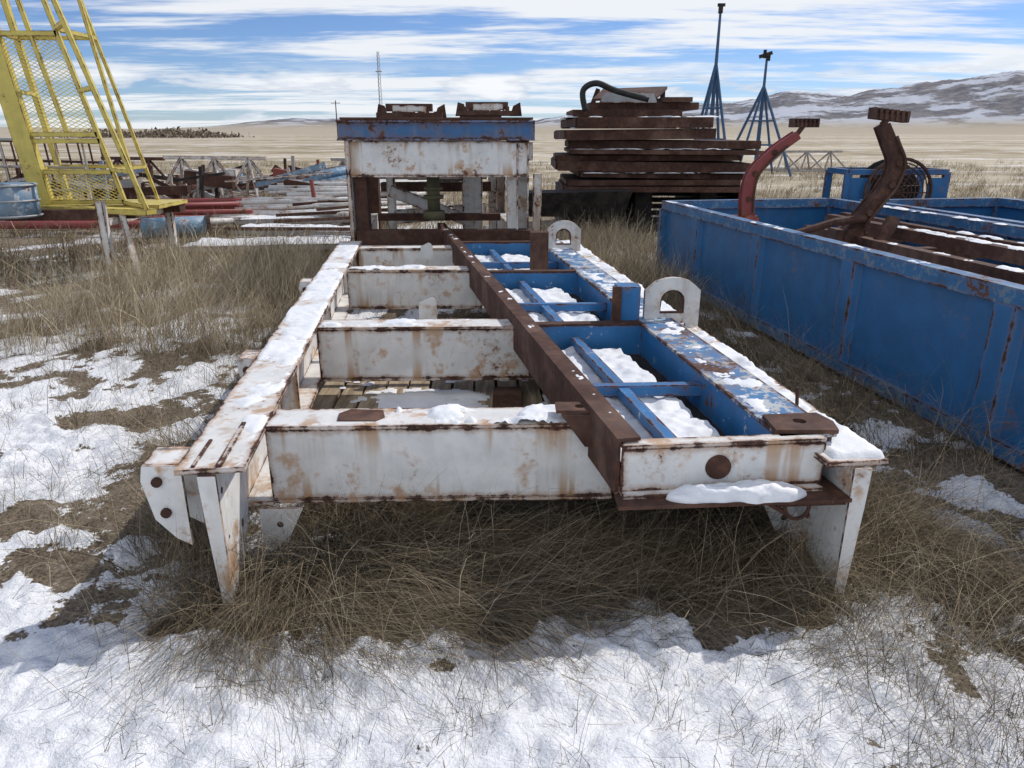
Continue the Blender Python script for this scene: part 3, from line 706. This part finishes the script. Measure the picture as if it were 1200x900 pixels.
p=Part('machinery_housing','rust2')
p.box((1.05,13.4,zt2+.01),(2.95,15,zt2+.13));p.box((1.35,13.5,zt2+.131),(3.25,14.9,zt2+.25));p.box((2.6,13.35,zt2+.252),(3.1,14.2,zt2+.33))
p.hexa([V(q) for q in ((1.4,13.5,zt2+.27),(2.5,13.45,zt2+.30),(2.9,14.6,zt2+.52),(1.7,14.6,zt2+.48),(1.4,13.5,zt2+.31),(2.5,13.45,zt2+.34),(2.9,14.6,zt2+.57),(1.7,14.6,zt2+.53))])
p.beam(V((1.5,14.5,zt2+.25)),V((1.6,14.5,zt2+.52)),.08,.08);p.beam(V((2.8,14.5,zt2+.25)),V((2.8,14.5,zt2+.52)),.08,.08);p.done(rs)
p=Part('housing_plate','grey');p.hexa([V(q) for q in ((1.5,13.38,zt2+.24),(2.5,13.38,zt2+.24),(2.45,13.44,zt2+.40),(1.6,13.44,zt2+.42),(1.5,13.40,zt2+.24),(2.5,13.40,zt2+.24),(2.45,13.46,zt2+.40),(1.6,13.46,zt2+.42))]);p.done(rs)
p=Part('black_hose','rubber',True);p.tube(smooth([(1.25,13.2,zt2+.10),(1.2,13.2,zt2+.42),(1.42,13.2,zt2+.54),(1.75,13.15,zt2+.42),(2.3,13.1,zt2+.28)]),.05,10);p.done(rs)
snow_patch('snow_on_stack',[V((.9,13.1,zt2+.005)),V((3.6,13.1,zt2+.005)),V((3.6,15.3,zt2+.005)),V((.9,15.3,zt2+.005))],.03,.5,81,rs,.05,2)
p=Part('side_trough','dark');p.hexa([V(q) for q in ((.3,12.6,.35),(1.9,12.6,.35),(1.9,13.1,.35),(.3,13.1,.35),(.1,12.4,.75),(2.0,12.4,.78),(2.0,13.1,.78),(.1,13.1,.75))]);p.done(rs)
# ------------------------------------------------------------ tall blue stands
def mast(name,x,y,ht,apex,sp,head):
    e=empty(name,(x,y,0));p=Part('pole','mast');p.tube([V((x,y,0)),V((x,y,ht*.6)),V((x,y,ht))],[.10,.07,.045],8);p.done(e)
    p=Part('legs','mast')
    for k in range(4):
        g=math.pi/4+k*math.pi/2;d=V((math.cos(g),math.sin(g),0));b=V((x,y,0))+d*sp
        p.tube([b,V((x,y,apex))],.055,6)
        for f in (.35,.62):
            g2=g+math.pi/2;d2=V((math.cos(g2),math.sin(g2),0))
            a1=b.lerp(V((x,y,apex)),f);a2=(V((x,y,0))+d2*sp).lerp(V((x,y,apex)),f);p.tube([a1,a2],.03,5)
    p.done(e);p=Part('head','dark')
    if head: p.beam(V((x-.3,y,ht-.1)),V((x+.18,y,ht+.05)),.16,.14);p.beam(V((x-.1,y,ht-.15)),V((x-.1,y,ht+.16)),.1,.12);p.beam(V((x+.05,y,ht-.25)),V((x+.05,y,ht)),.14,.14)
    else: p.beam(V((x,y,ht-.2)),V((x,y,ht+.08)),.14,.14);p.beam(V((x-.12,y,ht+.08)),V((x+.15,y,ht+.08)),.1,.1)
    p.done(e)
mast('tripod_mast',7.75,30,6.1,4.2,1.0,False);mast('tripod_mast.001',10.3,32,4.7,3.5,1.6,True)
# ------------------------------------------------------------ yellow basket
yb=empty('yellow_access_basket',(-5.8,9.7,0))
A0=V((-6.52,9.8,3.9));A1=V((-6.15,9.8,.80))
B0=V((-5.82,9.8,3.9));B1=V((-5.08,9.8,.80))
C0=V((-5.42,9.2,3.9));C1=V((-4.52,9.2,.80))
D0=V((-5.30,9.75,3.9));D1=V((-4.85,9.75,.80))
def at(a,b,z): return a.lerp(b,(a.z-z)/(a.z-b.z))
p=Part('posts','yellow')
p.beam(A1,A0,.24,.10);p.beam(B1,B0,.05,.05);p.beam(C1,C0,.05,.05);p.beam(D1,D0,.04,.04)
E0=A0+V((-.25,.9,0));E1=A1+V((-.2,.9,0));G0=B0+V((0,.9,0));G1=B1+V((0,.9,0))
p.beam(E1,E0,.07,.07);p.beam(G1,G0,.04,.04)
for z in (2.85,1.68,1.60,1.22,.84): p.beam(at(A0,A1,z),at(B0,B1,z),.05,.06)
for z in (2.9,2.2,1.25,.84): p.beam(at(B0,B1,z),at(C0,C1,z),.05,.05);p.beam(at(A0,A1,z),at(E0,E1,z),.05,.05)
for z in (2.9,1.25): p.beam(at(B0,B1,z),at(G0,G1,z),.05,.05);p.beam(at(E0,E1,z),at(G0,G1,z),.05,.05)
mid0=A0.lerp(B0,.6);mid1=A1.lerp(B1,.6);p.beam(at(mid0,mid1,1.68),mid0,.05,.04)
p.beam(A1+V((0,-.1,-.03)),C1+V((.05,0,-.03)),.18,.07);p.beam(A1+V((-.6,.5,-.03)),B1+V((.4,.5,-.03)),.9,.05)
p.done(yb)
p=Part('expanded_mesh','yellow')
def mesh(a0,b0,b1,a1,stepx,stepy):
    w=(b0-a0).length;l=(a1-a0).length
    P=lambda u,v:a0.lerp(b0,u/w).lerp(a1.lerp(b1,u/w),v/l)
    sl=stepx/stepy
    c=-l*sl
    while c<w:
        for s in (1,-1):
            v0=max(0,-c/sl);v1=min(l,(w-c)/sl)
            if v1>v0:
                if s==1:a,b=P(c+sl*v0,v0),P(c+sl*v1,v1)
                else:a,b=P(w-(c+sl*v0),v0),P(w-(c+sl*v1),v1)
                p.tube([a,b],.0045,3,cap=False)
        c+=stepx
mesh(at(A0,A1,2.82),at(B0,B1,2.82),at(B0,B1,1.70),at(A0,A1,1.70),.085,.045)
mesh(at(A0,A1,1.20),at(B0,B1,1.20),at(B0,B1,.86),at(A0,A1,.86),.085,.045)
p.done(yb)
rk=empty('steel_support_rack',(-6,9.6,0))
p=Part('rack_beams','rust');p.beam(V((-9,9.4,.66)),V((-4.75,9.4,.74)),.18,.12);p.beam(V((-9,10.6,.7)),V((-4.7,10.6,.7)),.18,.12);p.done(rk)
p=Part('rack_legs','white2')
p.beam(V((-4.98,9.0,-.05)),V((-4.98,9.0,.92)),.09,.09);p.beam(V((-4.60,8.9,.02)),V((-4.9,9.3,.78)),.07,.06);p.beam(V((-4.98,9.05,.66)),V((-4.98,10.6,.66)),.08,.08);p.beam(V((-4.9,10.6,0)),V((-4.9,10.6,.64)),.09,.09)
p.beam(V((-8,9.4,0)),V((-8,9.4,.6)),.1,.1);p.done(rk)
tk=empty('blue_barrel',(-6.1,9.0,.7));p=Part('shell','sky',True)
p.tube([V((-6.12,9.15,.72)),V((-6.12,9.15,1.12))],.27,20);p.done(tk)
p=Part('hoops','grey')
for z in (.74,.92,1.1): p.tube([V((-6.12+.28*math.cos(g),9.15+.28*math.sin(g),z)) for g in np.linspace(0,2*math.pi,21)[:-1]],.012,5,closed=True)
p.done(tk)
gr=empty('pipe_guard_rail',(-7,11,0));p=Part('rails','grey')
for z in (1.65,1.3,1.0): p.tube([V((-8.6,10.4,z)),V((-5.75,10.2,z-.05))],.02,6)
for x in np.linspace(-8.4,-5.8,8): p.tube([V((x,10.35,.7)),V((x,10.3,1.65))],.015,6)
p.done(gr)
gr=empty('pipe_guard_rail.001',(-9,17,0));p=Part('rails','rust2')
for z in (1.55,1.15): p.tube([V((-11.5,16.5,z)),V((-8.7,16.2,z-.05))],.03,6)
for x in np.linspace(-11.4,-8.8,12): p.tube([V((x,16.4,.5)),V((x,16.3,1.55))],.022,6)
p.done(gr)
rp=empty('red_pipe_pile',(-6.5,14.5,0));p=Part('pipes','red',True)
for i in range(9):
    y0=12.8+i*.35;p.tube([V((-11+random.random()*2,y0+random.uniform(-.8,.9),.16+.05*(i%3))),V((-5.7+random.random()*1.3,y0+random.uniform(-.3,.3),.2+.08*(i%3)))],random.uniform(.04,.07),10)
p.tube([V((-8.5,13.2,.42)),V((-5.2,14.1,.42))],.05,10);p.done(rp)
p=Part('pipe_ends','white2',True)
for i in range(4): p.tube([V((-6.0+i*.22,12.7+.3*i,.2)),V((-4.9+i*.3,13.4+.35*i,.2))],.06,10)
p.done(rp)
bp=empty('blue_pipe_section',(-5.3,12,0));p=Part('pipe','sky',True);p.tube([V((-6.1,12.2,.20)),V((-5.1,12.4,.22))],.17,18);p.done(bp)
p=Part('flange','rust2');p.tube([V((-5.12,12.39,.22)),V((-5.07,12.41,.22))],.2,18);p.done(bp)
sh=empty('steel_panel_pile',(-4,13,0))
for i,(x0,y0,x1,w,z,sk) in enumerate(((-4.8,10.9,-2.5,.9,.10,.35),(-4.6,12.5,-2.4,.8,.14,-.3),(-4.9,13.5,-2.4,.7,.18,.5),(-4.4,15.1,-2.1,.6,.22,-.2))):
    p=Part('panel_%d'%i,'grey');p.beam(V((x0,y0,z)),V((x1,y0+sk,z)),w,.06)
    p.beam(V((x0,y0-w/2-.05,z+.02)),V((x1,y0+sk-.05-w/2,z+.02)),.06,.09);p.done(sh)
    snow_patch('snow_panel_%d'%i,[V((x0,y0-w/2+.05,z+.032)),V((x1,y0+sk-w/2+.05,z+.032)),V((x1,y0+sk+w/2,z+.032)),V((x0,y0+w/2,z+.032))],.04,.60,90+i,sh,.04,1.5)
p=Part('loose_pipes','white2',True)
for i in range(14): p.tube([V((-5.6+random.random()*.9,13.6+i*.3,.25+.03*i)),V((-2.4+random.random()*.6,13.8+i*.28+random.uniform(-1.3,1.3),.28+.03*i))],random.uniform(.025,.06),8)
p.done(sh)
p=Part('loose_bars','rust2')
for i in range(7): p.beam(V((-4.6+random.random()*1.2,11.8+i*.7,.25+.03*i)),V((-2.6+random.random()*.6,12.2+i*.7+random.uniform(-1.1,1.1),.28+.04*i)),.06,.05)
p.done(sh)
pb=empty('pipe_bundle',(-4.6,18.5,0));p=Part('pipes','sky',True)
for i in range(5): 
    p.tube([V((-4.9+.17*i,17.3,.45+.14*(i%3))),V((-3.9+.22*i,20.5,.62+.15*(i%3)))],.12,12)
p.done(pb);p=Part('cradle','rust2')
for i in range(9): p.beam(V((-4.6+.2*i,17.4+.3*i,.3+.08*i)),V((-2.2+.1*i,17.6+.3*i,.4+.07*i)),.12,.1)
for x in (-5.2,-4.0,-2.8): p.beam(V((x,17.5,0)),V((x,17.5,.5)),.1,.1)
p.done(pb)
sp_=empty('scrap_steel_pile',(-6,19,0));rr=random.Random(5)
for m_,cnt in (('rust2',30),('white2',18),('grey',15),('sky',8),('red',6),('dark',8)):
    p=Part('bars_'+m_,m_)
    for i in range(cnt):
        x=rr.uniform(-10.5,-2.6);y=rr.uniform(15.5,25);L=rr.uniform(.5,2.6);g=rr.gauss(0,.8);z0=rr.uniform(.08,.75)
        a=V((x-L/2,y,z0));b=V((x+L/2*math.cos(g),y+L/2*math.sin(g),max(.06,z0+rr.uniform(-.5,.45))))
        w_=rr.uniform(.05,.2);p.beam(a,b,w_,w_*rr.uniform(.4,1.6))
        if rr.random()<.45: p.beam(V((x,y,0)),V((x+rr.uniform(-.1,.1),y,z0+rr.uniform(.1,.55))),.07,.07)
        if rr.random()<.12: p.box((x,y,.02),(x+rr.uniform(.3,.8),y+.5,rr.uniform(.3,.7)))
    p.done(sp_)
def truss(name,p0,p1,w,hh,n,mat):
    e=empty(name,p0);p=Part('chords',mat);p0=V(p0);p1=V(p1);s=(p1-p0).normalized().cross(Z).normalized()*w/2;u=V((0,0,hh))
    p.beam(p0-s,p1-s,.09,.09);p.beam(p0+s,p1+s,.09,.09);p.beam(p0+u,p1+u,.08,.08);p.done(e)
    q=Part('lacing',mat)
    for i in range(n):
        a=p0.lerp(p1,i/n);b=p0.lerp(p1,(i+.5)/n);c=p0.lerp(p1,(i+1)/n)
        for k in (-1,1): q.beam(a+s*k,b+u,.06,.06);q.beam(b+u,c+s*k,.06,.06)
    q.done(e)
truss('lattice_truss',(-8.7,19,.12),(-5.9,18.2,.12),.9,1.0,3,'white2')
truss('lattice_truss.001',(-10.8,20,.12),(-8.9,19.4,.12),.9,.95,2,'rust')
truss('lattice_truss.002',(-5.6,23.5,.12),(-3.2,23,.12),.9,.8,3,'grey')
truss('lattice_truss.003',(11.6,34,.1),(15,34.6,.1),1.2,.8,3,'grey')
# ------------------------------------------------------------ distant things
lt=empty('radio_tower',(-88,520,0));p=Part('lattice','grey')
bx,by,ht=-88,520,52
for k in range(3):
    g=k*2*math.pi/3;p.tube([V((bx+1.3*math.cos(g),by+1.3*math.sin(g),0)),V((bx+.7*math.cos(g),by+.7*math.sin(g),ht))],.16,4)
for i in range(20):
    z0=i*ht/20;z1=(i+1)*ht/20
    p.tube([V((bx-1.1,by,z0)),V((bx+1.1,by,z1))],.1,3);p.tube([V((bx+1.1,by,z0)),V((bx-1.1,by,z1))],.1,3)
p.tube([V((bx-2.0,by,40)),V((bx+2,by,40))],.4,5);p.done(lt)
def pole(name,x,y,ht):
    e=empty(name,(x,y,0));p=Part('shaft','rust2');p.tube([V((x,y,0)),V((x,y,ht))],[.16,.11],6);p.done(e)
    p=Part('crossarm','rust2');p.beam(V((x-1.1,y,ht-.6)),V((x+1.1,y,ht-.6)),.14,.14);p.done(e)
pole('utility_pole',-42,185,9.0);pole('utility_pole.001',-30,330,9)
pole('utility_pole.002',60,300,9)
def bushes(name,x0,x1,y,hh,n,seed):
    r=np.random.default_rng(seed);X=r.uniform(x0,x1,n);Yc=y+r.normal(0,14,n)
    H=hh*np.clip(1.8*fbm(X*.11,Yc*.05,4,seed)-.25,.1,2)*ss(x0,x0+8,X)*(1-ss(x1-8,x1,X));Zc=r.uniform(0,1,n)**.8*H
    s=r.uniform(.2,.7,n);co=np.zeros((n,4,3));base=np.stack([X,Yc,Zc],-1)
    for k in range(4): co[:,k]=base+r.normal(0,1,(n,3))*s[:,None]*.8
    c=r.uniform(.5,1.4,n)[:,None]*np.array([.22,.18,.14])[None];C=np.concatenate([np.repeat(c,4,0),np.ones((n*4,1))],1)
    npmesh(name,co.reshape(-1,3),np.arange(n*4).reshape(-1,4),'grass',col=C,smooth=False)
bushes('distant_tree_row',-160,-108,290,2.8,2600,3)
# ------------------------------------------------------------ hills
t=NT('hazed_hill_scrub');n1=t.noise(.012,6,.68,sc3=(1,1,2.5));n2=t.noise(.05,5,.7);geo=t.n('ShaderNodeNewGeometry')
s=t.n('ShaderNodeSeparateXYZ');t.l(geo.outputs['Position'],s.inputs[0])
c=t.mix(t.sst(n2,.35,.65),(.12,.12,.14),(.24,.225,.22))  # blue-grey scrub tones with distance haze painted into the base colour
c=t.mix(t.math('MULTIPLY',t.sst(n1,.47,.56),.85),c,(.54,.57,.63))
low=t.sst(s.outputs[2],26,5);c=t.mix(low,c,(.44,.38,.29))
M['hill']=t.out(c,.95,spec=.05)
prof=[(-1500,.15),(0,.35),(165,.25),(240,.4),(290,.75),(340,1.0),(400,.95),(450,.6),(520,.4),(600,.5),(640,1.05),(680,1.3),(720,1.4),(780,1.8),(830,2.05),(870,2.1),(905,2.45),(925,2.65),(950,2.65),(975,2.5),(1000,2.45),(1060,2.85),(1120,3.2),(1180,3.55),(1240,3.7),(1400,3.5),(1800,2.4),(2600,2)]
px=np.array([a for a,b in prof]);pe=np.array([b for a,b in prof])
na,nr=900,60
az=np.linspace(-1.15,1.15,na);xp=600+850*np.tan(az)*1.08;el=np.interp(xp,px,pe)
T,AZ=np.meshgrid(np.linspace(0,1,nr),az,indexing='ij')
Rr=950+950*T;EL=el[None,:]
prf=np.where(T<.8,ss(0,.8,T)**1.4,1)*np.where(T>.85,1-ss(.85,1.3,T),1)
rid=fbm(AZ*40,T*5,6,7,.6)
Hh=np.tan(np.radians(EL))*1710*prf*(.88+.2*rid)+1.7*prf
Hh=np.maximum(Hh,0)-3*(1-ss(0,.05,T))
Xh=Rr*np.sin(AZ);Yh=Rr*np.cos(AZ)
idx=np.arange(na*nr).reshape(nr,na);q=np.stack([idx[:-1,:-1],idx[:-1,1:],idx[1:,1:],idx[1:,:-1]],-1).reshape(-1,4)
npmesh('hills',np.stack([Xh,Yh,Hh],-1).reshape(-1,3),q,'hill')
# ------------------------------------------------------------ light
az_s,el_s=math.radians(54),math.radians(45)
sd=V((math.sin(az_s)*math.cos(el_s),math.cos(az_s)*math.cos(el_s),math.sin(el_s)))
sl=bpy.data.lights.new('sun','SUN');sl.energy=3.1;sl.angle=math.radians(.6);sl.color=(1,.95,.88)
so=bpy.data.objects.new('sun',sl);so.rotation_euler=(-sd).to_track_quat('-Z','Y').to_euler();so.location=(20,20,20);sc.collection.objects.link(so)
w=bpy.data.worlds.new('World');sc.world=w;w.use_nodes=True;nt=w.node_tree;nt.nodes.clear()
class WN(NT):
    def __init__(s,tree): s.t=tree
t=WN(nt)
sky=t.n('ShaderNodeTexSky',sky_type='NISHITA');sky.sun_disc=False;sky.sun_elevation=el_s;sky.sun_rotation=az_s
sky.air_density=1.0;sky.dust_density=.3;sky.ozone_density=3.0;sky.altitude=1500
tc=t.n('ShaderNodeTexCoord').outputs['Generated'];t.tc=tc
s=t.n('ShaderNodeSeparateXYZ');t.l(tc,s.inputs[0])
zc=t.math('ADD',t.math('MAXIMUM',s.outputs[2],0),.045)
cx=t.math('DIVIDE',s.outputs[0],zc);cy=t.math('DIVIDE',s.outputs[1],zc)
cb=t.n('ShaderNodeCombineXYZ');t.l(cx,cb.inputs[0]);t.l(cy,cb.inputs[1])
def cn(scale,sc3,off,detail=8,rough=.6,dist=0.,rot=0.):
    mp=t.n('ShaderNodeMapping');t.l(cb.outputs[0],mp.inputs[0]);mp.inputs['Scale'].default_value=sc3;mp.inputs['Location'].default_value=off;mp.inputs['Rotation'].default_value=(0,0,rot)
    n=t.n('ShaderNodeTexNoise');n.inputs['Scale'].default_value=scale;n.inputs['Detail'].default_value=detail;n.inputs['Roughness'].default_value=rough;n.inputs['Distortion'].default_value=dist
    t.l(mp.outputs[0],n.inputs['Vector']);return n.outputs['Fac']
k1=cn(.55,(.30,1,1),(3,1.2,0),6,.60,.5,.14);k2=cn(1.9,(.4,1,1),(7,2,0),4,.7,0,.25)
kk=t.math('ADD',t.math('MULTIPLY',k1,.74),t.math('MULTIPLY',k2,.26))
cir=t.sst(kk,.445,.56)
mp=t.n('ShaderNodeMapping');t.l(tc,mp.inputs[0]);mp.inputs['Scale'].default_value=(5,5,26)
n=t.n('ShaderNodeTexNoise');n.inputs['Scale'].default_value=1.5;n.inputs['Detail'].default_value=5;n.inputs['Roughness'].default_value=.55;t.l(mp.outputs[0],n.inputs['Vector'])
lowm=t.math('MULTIPLY',t.sst(s.outputs[2],.004,.02),t.math('SUBTRACT',1,t.sst(s.outputs[2],.05,.09)))
cum=t.math('MULTIPLY',t.sst(n.outputs['Fac'],.49,.56),lowm)
ccol=t.mix(t.sst(n.outputs['Fac'],.5,.66),(6.0,6.7,7.9),(9.8,10,10.3))
tint=t.n('ShaderNodeMix',data_type='RGBA',blend_type='MULTIPLY');tint.inputs[0].default_value=1;t.l(sky.outputs[0],tint.inputs[6]);tint.inputs[7].default_value=(.72,.84,1.10,1)
c=t.mix(t.math('MULTIPLY',cir,.94),tint.outputs[2],(9.0,9.25,9.6))
c=t.mix(t.math('MULTIPLY',cum,.85),c,ccol)
bg=t.n('ShaderNodeBackground');bg.inputs[1].default_value=.10;t.l(c,bg.inputs[0])
o=t.n('ShaderNodeOutputWorld');t.l(bg.outputs[0],o.inputs[0])
# ------------------------------------------------------------ camera
cd=bpy.data.cameras.new('camera');cd.lens=25.5;cd.sensor_width=36;cd.clip_start=.05;cd.clip_end=8000
co=bpy.data.objects.new('camera',cd);co.location=(0,0,1.7);co.rotation_euler=(math.radians(90-19.1),0,0);sc.collection.objects.link(co);sc.camera=co
sc.view_settings.view_transform='Standard';sc.view_settings.look='None';sc.view_settings.exposure=0
